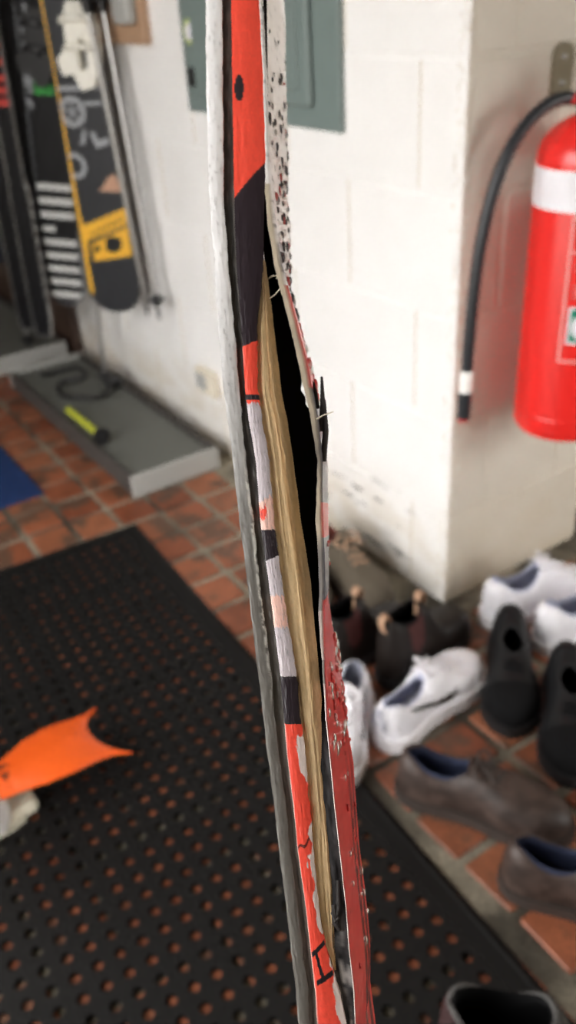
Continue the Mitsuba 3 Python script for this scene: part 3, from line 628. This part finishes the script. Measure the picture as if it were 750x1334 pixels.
def ski_rack(lab, y, x, w=.075, tilt=0, red=True):
    t = thing('ski', lab, 'ski', 'skis on the wall rack'); L = 1.5
    tw = T([[.68, 0, -.73, x], [-.73, 0, -.68, y], [0, 1, 0, .20], [0, 0, 0, 1]]) @ T().rotate([0, 0, 1], tilt)
    s = Polygon([(w/2*(1 if 0.05 < a < L-.1 else .75)*(.85 if abs(a-L/2) < .3 else 1), a) for a in np.linspace(0, L, 30)]+[(-w/2*(1 if 0.05 < a < L-.1 else .75)*(.85 if abs(a-L/2) < .3 else 1), a) for a in np.linspace(L, 0, 30)])
    obj('body', extrude(s, .014), board_black, t, False, to_world=tw)
    obj('edge', extrude(s.buffer(.001).difference(s.buffer(-.003)), .016, -.001), steel, t, False, to_world=tw)
    if red:
        for y0 in (.66, .69, .72, .76, .80): obj('red_lettering', extrude(sbox(-.022, y0, .022, y0+.018), .001, .0142), red_print, t, False, to_world=tw)
ski_rack('black ski with red lettering, hanging left of the snowboard with white bars', 1.60, -.205, .060, -2)
ski_rack('plain black ski with a bright edge at the left edge of the photo', 1.70, -.22, .06, -2, False)
def pole(lab, a, b, mat, bz=.09, basket=True, grip=True, r=.007):
    t = thing('ski_pole', lab, 'ski pole'); a, b = np.array(a, float), np.array(b, float); d = (b-a)/np.linalg.norm(b-a)
    obj('shaft', tube([a+d*.03, b-d*.10], r, 14), mat, t, 40)
    obj('tip', tube([a, a+d*.032], [.002, r*.8], 10), black_plastic, t, 40)
    if basket:
        o = T().translate((a+d*bz).tolist()); z = d; x = np.cross(z, [.3, .8, .1]); x /= np.linalg.norm(x); y = np.cross(z, x)
        m = np.eye(4); m[:3, 0], m[:3, 1], m[:3, 2], m[:3, 3] = x, y, z, a+d*bz
        obj('basket', cat([trimesh.creation.cylinder(.011, .03, sections=16), trimesh.creation.annulus(.009, .025, .005, sections=24)]), black_plastic, t, 30, to_world=T(m.tolist()))
    if grip: obj('grip', tube([b-d*.13, b-d*.10, b-d*.05, b-d*.012, b], [.010, .015, .013, .016, .010], 14), black_plastic, t, 40)
    return t
pole('silver ski pole hanging farthest right on the rack', (-.055, 1.068, .345), (-.052, 1.157, 1.20), steel, .055)
pole('silver ski pole hanging between the yellow-edged snowboard and its twin pole', (-.064, 1.117, .345), (-.092, 1.157, 1.20), steel, .055, False)
pole('thin silver ski pole standing on the long tray below the white barred snowboard', (-.100, 1.440, .049), (-.03, 1.455, 1.0), steel, .03)
pole('silver ski pole leaning leftmost of the poles, its tip by the farther tray', (-.165, 1.95, .049), (-.19, 1.91, 1.25), steel, .03)
t = pole('short yellow ski pole with a black basket lying on the long drip tray', (-.285, 1.01, .078), (-.275, 1.41, .0585), pole_yellow, .04, True, False, .0095)
t = thing('black_strap', 'black webbing strap with a buckle lying on the long drip tray', 'strap')
obj('webbing', tube([(a, b, c-.0005) for a, b, c in spline([(-.085, 1.41, .066), (-.11, 1.37, .075), (-.16, 1.33, .064), (-.21, 1.36, .064), (-.25, 1.42, .064), (-.2, 1.52, .066), (-.15, 1.50, .07), (-.13, 1.56, .075), (-.16, 1.61, .066), (-.24, 1.63, .066)], 70)], .007, 8), black_plastic, t, 40)
obj('buckle', cbox(-.115, -.065, 1.375, 1.43, .053, .085, .008), black_plastic, t, 30)

# ------------------------------------------------------------------ the broken ski, held upright in front of the camera
def tab(s):
    a = np.array([[float(x) for x in r.split(',')] for r in s.split()]); return a
ST = tab('0,268,289,301 83,268,289,302 200,271,290,304 250,272,290,305 300,276,294,306 347,279,297,308 427,284,305,314 507,291,311,319 547,296,315,324 600,303,320,333 680,312,330,339 760,322,338,350 800,327,343,355 880,337,353,365 987,349,363,374 1050,357,372,382 1103,363,377,387 1183,373,387,398 1237,379,394,404 1290,385,401,410 1334,389,402,413')
SW = tab('0,338 100,343 200,347 267,344 347,342 400,337 427,334 507,335 547,341 600,350 680,357 760,367 800,373 880,386 930,391 987,397 1050,403 1103,408 1183,415 1210,419 1237,425 1290,441 1334,451')
WD = tab('335,341,342 370,338,347 427,334,354 507,334,363 547,339,371 600,348,379 680,355,389 760,365,402 800,371,405 880,384,413 930,390,418 987,396,423 1050,402,428 1103,406,433 1183,413,438 1210,417,439 1237,422,438 1250,430,438 1265,436,438')
TP = tab('0,337,341,372 100,342,346,374 200,345,350,375 250,345,355,377 290,348,359,378 347,357,368,378 427,378,389,398 470,388,400,408 507,396,407,415 547,405,415,422 600,413,420,427 640,412,420,427 680,411,421,428 760,416,424,428 800,414,422,428 840,417,423,433 880,420,424,441 930,423,426,446 987,429,431,451 1050,435,437,460 1103,441,443,463 1183,450,452,468 1237,454,456,474 1290,460,462,479 1334,462,464,482')
IR = tab('0,346 250,349 300,351 347,358 427,379 470,385 490,384 507,387 530,396 550,401 575,414 600,414 640,413 680,412 760,417 800,415 840,418 880,421 930,424 987,430 1050,436 1103,442 1183,451 1237,455 1290,461 1334,463')
IL = tab('0,330 345,338 400,345 507,350 600,360 760,385 880,400 1000,410 1183,426 1237,425 1290,435 1334,445')
col = lambda a, k: (lambda y: np.interp(y, a[:, 0], a[:, k]))
def zeta(y): return 1/(1/.39+(1/.285-1/.39)*np.asarray(y, float)/1334)
WDIR = FW+.16*RT; WDIR = WDIR/np.linalg.norm(WDIR)
def PX3(x, y, d=0.0):
    """a point of the ski's side plane (pixel columns of the photograph give its layers), d metres into the ski's width"""
    z = zeta(y)[..., None]; x, y = np.asarray(x, float)[..., None], np.asarray(y, float)[..., None]
    return CAM+z*(FW+RT*(x-W/2)/F-UP*(y-H/2)/F)+WDIR*np.asarray(d, float)[..., None]
TOP_EXT, BOT_EXT = .42, .80
def ribbon(Y, sect, ext=(True, True), n_ext=8):
    """sect(Y) -> list of point arrays (N,3) around a closed section; lofted along the rows and run on straight beyond the frame"""
    S = np.stack(sect(Y), 1)                         # N,k,3
    if ext[0]:
        d = PX3(np.array(305.), np.array(-60.))-PX3(np.array(311.), np.array(40.)); d /= np.linalg.norm(d)
        S = np.concatenate([np.stack([S[0]+d*s for s in np.linspace(TOP_EXT, .03, n_ext)]), S])
    if ext[1]:
        d = PX3(np.array(439.), np.array(1360.))-PX3(np.array(427.), np.array(1260.)); d /= np.linalg.norm(d)
        S = np.concatenate([S, np.stack([S[-1]+d*s for s in np.linspace(.03, BOT_EXT, n_ext)])])
    N, k, _ = S.shape; V = S.reshape(-1, 3); fs = []
    i, j = np.meshgrid(np.arange(N-1), np.arange(k), indexing='ij'); i, j = i.ravel(), j.ravel(); j2 = (j+1) % k
    fs = np.vstack([np.c_[i*k+j, (i+1)*k+j2, i*k+j2], np.c_[i*k+j, (i+1)*k+j, (i+1)*k+j2]])
    cap = [[0, q, q+1] for q in range(1, k-1)]+[[(N-1)*k, (N-1)*k+q+1, (N-1)*k+q] for q in range(1, k-1)]
    m = trimesh.Trimesh(V, np.vstack([fs, cap]), process=False)
    if m.volume < 0: m.invert()
    return m
def grid_cols(m, k, Y, ext, fn, n_ext=8):
    """colours per vertex from fn(y, j) with y the row and j the section point"""
    yy = Y
    if ext[0]: yy = np.r_[np.full(n_ext, Y[0])-np.linspace(1200, 60, n_ext), yy]
    if ext[1]: yy = np.r_[yy, np.full(n_ext, Y[-1])+np.linspace(60, 2500, n_ext)]
    y = np.repeat(yy, k); j = np.tile(np.arange(k), len(yy)); return np.clip(fn(y, j), 0, 1)
nz = lambda y, s, f, seed: meshkit.fbm(np.stack([np.asarray(y, float)*f, np.asarray(s, float), np.zeros_like(np.asarray(y, float))+seed*3.7], -1), 4, seed)
def lerp(a, b, t): t = np.asarray(t)[..., None]; return np.asarray(a)*(1-t)+np.asarray(b)*t
Yr = np.arange(-60, 1396, 1.5)
SKI = thing('broken_ski', 'broken red ski split open along its wooden core, upright close to the camera', 'ski')
WID = .065
def front(Y, a, b, n, d0, bow=0.0, rough=0.0, seed=0, d_edge=None):
    out = []
    for q in range(n):
        f = q/(n-1); x = a*(1-f)+b*f
        d = d0-bow*(1-(2*f-1)**2)+rough*(nz(Y, np.full_like(Y, f*9), .06, seed)-.5)
        out.append(PX3(x, Y, d))
    return out
# base (dark strip between edge and sidewall, and the sole behind it)
def jag(Y, amp, f, seed): return amp*(nz(Y, np.zeros_like(Y), f, seed)-.5)*2
sL0 = col(ST, 1)(Yr)+jag(Yr, 1.2, .05, 3); sL1 = col(ST, 2)(Yr)+jag(Yr, 1.6, .09, 4); sL2 = col(ST, 3)(Yr)+jag(Yr, .7, .05, 5)
k = 7; n = 9
def sect_edge(Y): return front(Y, sL0, sL1, n, 0, .0004, .0004, 11)+[PX3(sL1-1, Y, .004+0*Y), PX3(sL0+5, Y, WID+0*Y), PX3(sL0+2, Y, .02+0*Y)]
m = ribbon(Yr, sect_edge)
def c_edge(y, j):
    f = np.clip(j/(n-1), 0, 1); g = nz(y, f*6, .035, 21); g2 = nz(y, f*14, .12, 22)
    up = np.clip((760-y)/420, 0, 1)
    c = lerp((.17, .16, .145), (.97, .97, .97), np.clip(up*1.1-.08+.55*(g-.5), 0, 1)); c = lerp(c, (.10, .095, .09), np.clip((g2-.60)*4, 0, 1)*.7)  # whitening towards the top stands in for reflected daylight
    return lerp(c, (.99, .98, .92), np.exp(-((f-.93)/.12)**2)*np.clip((y-590)/40, 0, 1)*np.clip((930-y)/120, 0, 1)*np.clip((g2-.40)*9, 0, 1))  # bright flecks: a glint put into the colour
obj('steel_edge', m, vc_satin, SKI, True, color=grid_cols(m, n+3, Yr, (1, 1), c_edge), label='worn steel edge, shine and glints painted in')
sc = [-1, 2]
def sect_base(Y): return front(Y, sL1-1.5, sL2+1, 7, .0016, -.0002, .0006, 12)+[PX3(sL2+1, Y, WID+0*Y), PX3(sL1-1.5, Y, WID+0*Y)]
m = ribbon(Yr, sect_base)
def c_base(y, j):
    f = np.clip(j/6, 0, 1); g = nz(y, f*8, .05, 23); low = np.clip((y-560)/420, 0, 1)
    c = lerp((.034, .033, .031), (.24, .225, .20), np.clip(low*.62+(g-.45)*.9, 0, 1))
    c = lerp(c, (.30, .29, .27), np.exp(-((f-.95)/.12)**2)*((y > 240) & (y < 460))*.9)
    return lerp(c, (.02, .02, .018), np.exp(-((f-.45)/.10)**2)*np.clip((y-900)/150, 0, 1)*.8)
obj('base_layer', m, vc_satin, SKI, True, color=grid_cols(m, 9, Yr, (1, 1), c_base), label='dark grey base layer')
# sidewall with its print
Ys = np.arange(-60, 1396, .75); n = 26
wL = np.interp(Ys, Yr, sL2); wR = col(SW, 1)(Ys)+jag(Ys, 1.6, .12, 6)*((Ys > 345) & (Ys < 1300))+jag(Ys, 2.2, .03, 8)*((Ys > 900) & (Ys < 1240))
def sect_side(Y): return front(Y, wL, wR, n, 0, .0005, .0003, 13)+[PX3(wR-1, Y, .0035+0*Y), PX3(wL, Y, .0035+0*Y)]
m = ribbon(Ys, sect_side)
RED, BLK_, LIL, PNK = (.93, .085, .050), (.022, .014, .020), (.64, .575, .61), (.97, .62, .53)
def c_side(y, j):
    f = np.clip(j/(n-1), 0, 1); g = nz(y, f*6, .03, 24); g2 = nz(y, f*16, .10, 25); w = (g-.5)*8+(nz(y*0+7, f*30, .1, 29)-.5)*14*(y > 480)
    c = np.tile(np.array(RED), (len(y), 1))
    c = np.where((y+w*.3 > 258-48*f)[:, None], BLK_, c)
    c = np.where((y+w*.4 > 452-8*f)[:, None], RED, c)
    c = np.where(((y > 514) & (y < 521))[:, None], BLK_, c); c = np.where((y+w > 526)[:, None], LIL, c)
    c = np.where((y+w > 655-10*f)[:, None], PNK, c); c = np.where((y+2*w > 661)[:, None] & (y+2*w < 676)[:, None] & (f < .55)[:, None], RED, c)
    c = np.where((y+w*.3 > 690)[:, None], BLK_, c); c = np.where((y+w*.3 > 731-8*f)[:, None], LIL, c); c = np.where((y+w > 776)[:, None], PNK, c); c = np.where((y+w > 817)[:, None], LIL, c)
    c = np.where((y+w*.2 > 881)[:, None], BLK_, c); c = np.where((y+w*.2 > 943)[:, None], RED, c)
    c = lerp(c, (.17, .16, .17), np.clip((g2-.56)*5, 0, 1)*((y > 526) & (y < 885))*.7)
    c = lerp(c, (.02, .015, .02), ((((f-.22)/.15)**2+((y-115)/17)**2) < 1)*1.0)
    cr = 1107-16*f-3*np.sin(f*9); c = lerp(c, (.05, .01, .01), (np.abs(y-cr) < 1.5+1.3*f)*.9)
    # dark letter
    lt = (np.abs(y-(1258+(f-.4)*4)) < 1000) & (np.abs(f-(.40+(y-1258)*.004)) < .085) & (y > 1240) & (y < 1278)
    lt |= (np.abs(y-(1245-18*f)) < 3.2) & (f > .05) & (f < .98); lt |= (np.abs(y-(1283-17*f)) < 3.4) & (f > .12) & (f < 1.0)
    c = lerp(c, (.012, .008, .012), lt*1.0)
    ch = np.clip((f-1.02+1.1*np.clip(nz(y, f*2, .035, 27)-.42, 0, 1)+.22*np.exp(-((y-990)/22)**2)+.30*np.exp(-((y-1128)/22)**2)+.2*np.exp(-((y-1170)/12)**2)+.05*(y > 1290))*30, 0, 1)*(y > 950)
    c = lerp(c, (.85, .72, .68), ch); c = lerp(c, (.86, .74, .70), np.clip((.045-f)*60, 0, 1)*(y > 943)*.8)
    return c*(.86+.28*nz(y, f*20, .3, 28))[:, None]
obj('sidewall', m, vc_satin, SKI, True, color=grid_cols(m, n+2, Ys, (1, 1), c_side), label='red, black and scuffed lilac printed sidewall')
# wood core
Yw = np.arange(335, 1268, .9); n = 22
a_, b_ = np.interp(Yw, WD[:, 0], WD[:, 1])-2.5, np.interp(Yw, WD[:, 0], WD[:, 2])+jag(Yw, 1.0, .05, 9)
def sect_wood(Y):
    o = []
    for q in range(n):
        f = q/(n-1); x = a_*(1-f)+b_*f
        d = .0022-.0012*f*(1-f)*2+.0014*(nz(Y, np.full_like(Y, f*8), .008, 14)-.5)+.0005*(nz(Y, np.full_like(Y, f*22), .03, 15)-.5)+.004*np.clip((f-.72)/.28, 0, 1)**1.5
        o.append(PX3(x, Y, d))
    return o+[PX3(b_-14, Y, .03+0*Y), PX3(a_-6, Y, .03+0*Y)]
m = ribbon(Yw, sect_wood, (0, 0))
def c_wood(y, j):
    f = np.clip(j/(n-1), 0, 1); g = nz(y, f*16, .006, 31); g2 = nz(y, f*40, .02, 32); g3 = nz(y, f*4, .012, 33)
    c = lerp((.60, .41, .20), (.88, .67, .39), np.clip((g-.25)*1.7, 0, 1)); c = lerp(c, (.30, .18, .08), np.clip((g2-.62)*4, 0, 1)*.45)
    c = lerp(c, (.55, .27, .09), np.exp(-((f-.68-.05*np.sin(y*.01))/.10)**2)*.55*np.clip((980-y)/200, 0, 1))
    c = lerp(c, (.72, .62, .47), np.clip((.16-f)/.16, 0, 1)*.7)
    c = lerp(c, (.55, .47, .36), np.clip((420-y)/60, 0, 1)*.5)
    c = lerp(c, (.05, .03, .02), (np.abs(f-.78-.06*np.sin(y*.03)) < .035)*np.clip((y-1030)/60, 0, 1)*(g2 > .47)*.85)
    return c*(.8+.4*nz(y, f*30, .2, 34))[:, None]
obj('wood_core', m, vc_matte, SKI, True, color=grid_cols(m, n+2, Yw, (0, 0), c_wood), label='bare splintered wooden core')
# black sheet: shade in the hollow split put into colour, grey scuffed layer below
Yi = np.arange(-60, 1396, 2.0)
il, ir = np.interp(Yi, IL[:, 0], IL[:, 1]), np.interp(Yi, IR[:, 0], IR[:, 1])+jag(Yi, 3., .10, 10)*((Yi > 480) & (Yi < 575))
dep = np.interp(Yi, [0, 250, 330, 420, 800, 930, 1000], [.0025, .004, .012, .018, .016, .005, .0022])
def sect_in(Y): return [PX3(il*(1-q/6)+ir*(q/6), Y, dep+.0010*(nz(Y, np.full_like(Y, q*1.5), .05, 16)-.5)) for q in range(7)]+[PX3(ir-6, Y, dep+.003), PX3(il, Y, dep+.003)]
m = ribbon(Yi, sect_in)
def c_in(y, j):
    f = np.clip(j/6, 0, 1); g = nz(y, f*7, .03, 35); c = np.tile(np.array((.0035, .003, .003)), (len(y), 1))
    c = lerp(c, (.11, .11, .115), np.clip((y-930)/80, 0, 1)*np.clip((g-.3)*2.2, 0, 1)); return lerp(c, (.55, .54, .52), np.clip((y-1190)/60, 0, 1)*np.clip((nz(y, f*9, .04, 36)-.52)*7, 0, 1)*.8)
obj('split_shade_and_layer', m, vc_dull, SKI, True, color=grid_cols(m, 9, Yi, (1, 1), c_in), label='painted shade inside the split, grey scuffed layer below')
# lifted top layer
Yt = np.arange(-60, 1396, 1.0); tl, tmid, tr = (np.interp(Yt, TP[:, 0], TP[:, q]) for q in (1, 2, 3))
tl = tl+jag(Yt, 1.0, .08, 17)*((Yt > 240) & (Yt < 940)); tmid = tmid+jag(Yt, .7, .10, 18)
zt_ = zeta(Yt); back = .055; xb = (tr-W/2)*(zt_+back*(WDIR@FW))/F           # where the outer face ends, at its own depth
def at_cam(xc, Y, dz): return CAM+(zt_+dz)[:, None]*FW+xc[:, None]*RT-(zt_*(Y-H/2)/F)[:, None]*UP+((WDIR*back)@UP)*UP
xa = (tmid-W/2)*zt_/F; NO = 16
def sect_top(Y):
    o = [PX3(tl, Y, 0*Y), PX3((tl+tmid)/2, Y, -.0002+0*Y)]
    for q in range(NO):
        f = q/(NO-1); bulge = .0009*math.sin(math.pi*min(1, f*1.0))
        o.append(at_cam(xa*(1-f)+xb*f+bulge*.6+.0008*(nz(Y, np.full_like(Y, f*9), .05, 19)-.5)*(0 < q < NO-1), Y, back*f*(WDIR@FW)))
    o += [at_cam(xb-.0022, Y, back*(WDIR@FW)), PX3(tl+1, Y, .03+0*Y)]
    return o
m = ribbon(Yt, sect_top)
KT = NO+4
def c_top(y, j):
    f = np.clip((j-2)/(NO-1), 0, 1); g = nz(y, f*7, .04, 41); g2 = nz(y, f*13, .15, 42)
    outer = np.where((y < 372)[:, None], lerp((.84, .79, .77), (.95, .91, .89), g), np.array((.60, .055, .055)))
    outer = lerp(outer, (.06, .045, .05), (y < 372)*np.clip((g2-.60)*9, 0, 1)*.8)
    outer = np.where(((y > 300) & (y < 372))[:, None], lerp(outer, (.10, .085, .09), np.clip((g-.35)*3, 0, 1)), outer)
    outer = np.where(((y > 505) & (y < 655))[:, None], lerp((.04, .04, .05), (.14, .13, .14), g), outer)
    outer = np.where(((y > 700) & (y < 782))[:, None], lerp((.05, .05, .07), (.2, .2, .22), g), outer)
    outer = np.where((y > 782)[:, None], lerp((.62, .040, .040), (.80, .085, .075), g), outer)
    outer = lerp(outer, (.035, .008, .01), (y > 1000)*((np.abs(f-.62-.1*(g-.5)) < .05) | (np.abs(f-.85) < .05))*np.clip((y-1000)/120, 0, 1)*.85)
    e = lerp((.38, .32, .24), (.66, .56, .43), nz(y, j*2., .03, 43)); e = lerp(e, (.13, .12, .115), np.clip(.9-np.abs(y-590)/70, 0, 1)*.9+0*y)
    e = lerp(e, (.24, .22, .21), np.clip((y-690)/30, 0, 1)); e = lerp(e, (.60, .50, .46), ((y > 795) & (y < 860))*.8); e = np.where((y < 240)[:, None], outer*.9, e); e = np.where((y > 890)[:, None], np.array((.55, .42, .40))*np.ones((len(y), 1)), e)
    return np.where((j < 2)[:, None], e, np.where((j >= KT-2)[:, None], np.array((.06, .05, .05)), outer))
obj('top_sheet', m, vc_gloss, SKI, True, color=grid_cols(m, KT, Yt, (1, 1), c_top), label='lifted glossy top layer, white above and red below')
# water droplets, splinters, loose fibres
def on_top(y, f, lift=0.0):
    z = zeta(y); a = (np.interp(y, TP[:, 0], TP[:, 2])-W/2)*z/F; b = (np.interp(y, TP[:, 0], TP[:, 3])-W/2)*(z+back*(WDIR@FW))/F
    return CAM+(z+back*f*(WDIR@FW))*FW+(a*(1-f)+b*f+.0005*math.sin(math.pi*f)+lift)*RT-(z*(y-H/2)/F)*UP+((WDIR*back)@UP)*UP
dm, bm_, bc = [], [], []; drop = trimesh.creation.icosphere(2, 1.0); nrm = np.cross(WDIR, UP); nrm = nrm/np.linalg.norm(nrm); nrm = nrm*np.sign(nrm@RT)
for y0, y1, cnt, r0, r1 in ((0, 130, 30, .0007, .0014), (110, 400, 190, .0007, .0017), (395, 505, 26, .0009, .0017), (850, 1000, 70, .0008, .0017), (1000, 1330, 18, .0007, .0012), (700, 850, 6, .0006, .0010)):
    for _ in range(cnt):
        y, f, r = rng.uniform(y0, y1), rng.beta(1.3, .8), rng.uniform(r0, r1)*rng.uniform(.7, 1.2)
        d = drop.copy(); B = np.c_[nrm, UP, WDIR]@np.diag([r*.62, r*rng.uniform(1.0, 1.6), r*rng.uniform(.8, 1.3)])
        d.vertices = d.vertices @ B.T+on_top(y, f, .0002)
        if rng.random() < .40: dm.append(d)
        else:
            bm_.append(d); q = rng.random(); c = ((.020, .015, .017) if q < .8 else (.45, .04, .04)) if y < 400 else ((.62, .045, .04) if q < .8 else (.75, .35, .34))  # opaque droplets: their reflected and see-through tones put into the colour
            bc.append(np.tile(c, (len(d.vertices), 1)))
k = numbered(SKI+'__tinted_droplets'); scene[k] = mikit.ply(cat(bm_), vc_gloss, smooth=True, color=np.vstack(bc)); labels[k] = {'kind': 'stuff', 'label': 'water beads on the top layer, dark and red reflections painted in'}
k = obj('water_droplets', cat(dm), 'water', SKI, True); labels[k] = {'kind': 'stuff', 'label': 'water droplets on the top layer'}
def sp(pts, r, nm, mat): obj(nm, tube([PX3(np.array(float(x)), np.array(float(y)), np.array(d)) for x, y, d in pts], r, 7), mat, SKI, 40)
splinter = M('splinter_dark', (.03, .026, .025), .6); fibre = M('fibre', (.62, .56, .44), .6)
sp([(417, 560, .004), (419, 525, .003), (418, 490, .002)], [.0012, .0011, .0005], 'splinter', splinter)
sp([(412, 530, .004), (409, 510, .004), (407, 496, .003)], [.0009, .0008, .0003], 'splinter', splinter)
sp([(420, 600, .003), (423, 560, .003), (421, 520, .003)], [.0012, .0012, .0006], 'splinter', splinter)
sp([(406, 560, .02), (402, 545, .018), (396, 520, .016), (392, 508, .014)], [.0010, .0010, .0007, .0003], 'splinter', splinter)
sp([(410, 575, .016), (407, 552, .014), (405, 538, .012)], [.0008, .0007, .0003], 'splinter', fibre)
sp([(347, 360, .004), (353, 357, .003), (362, 357, .002)], [.0003, .00035, .0003], 'fibre_strand', fibre)
sp([(348, 386, .004), (356, 382, .003), (364, 374, .002)], [.00025, .0003, .00025], 'fibre_strand', fibre)
sp([(412, 546, .0), (422, 541, -.001), (435, 537, -.002)], [.0003, .0003, .0002], 'fibre_strand', fibre)
sp([(366, 345, .001), (362, 352, .001), (359, 362, .002)], [.0003, .0003, .0002], 'fibre_strand', fibre)
sp([(432, 1190, .001), (438, 1200, .0), (441, 1194, -.001)], [.0006, .0009, .0004], 'splinter', splinter)
sp([(439, 1150, .002), (440, 1185, .001), (437, 1200, .001)], [.0006, .0008, .0004], 'splinter', splinter)
sp([(434, 1180, .001), (436, 1205, .001), (442, 1215, .0015)], [.0008, .0010, .0006], 'splinter', splinter)
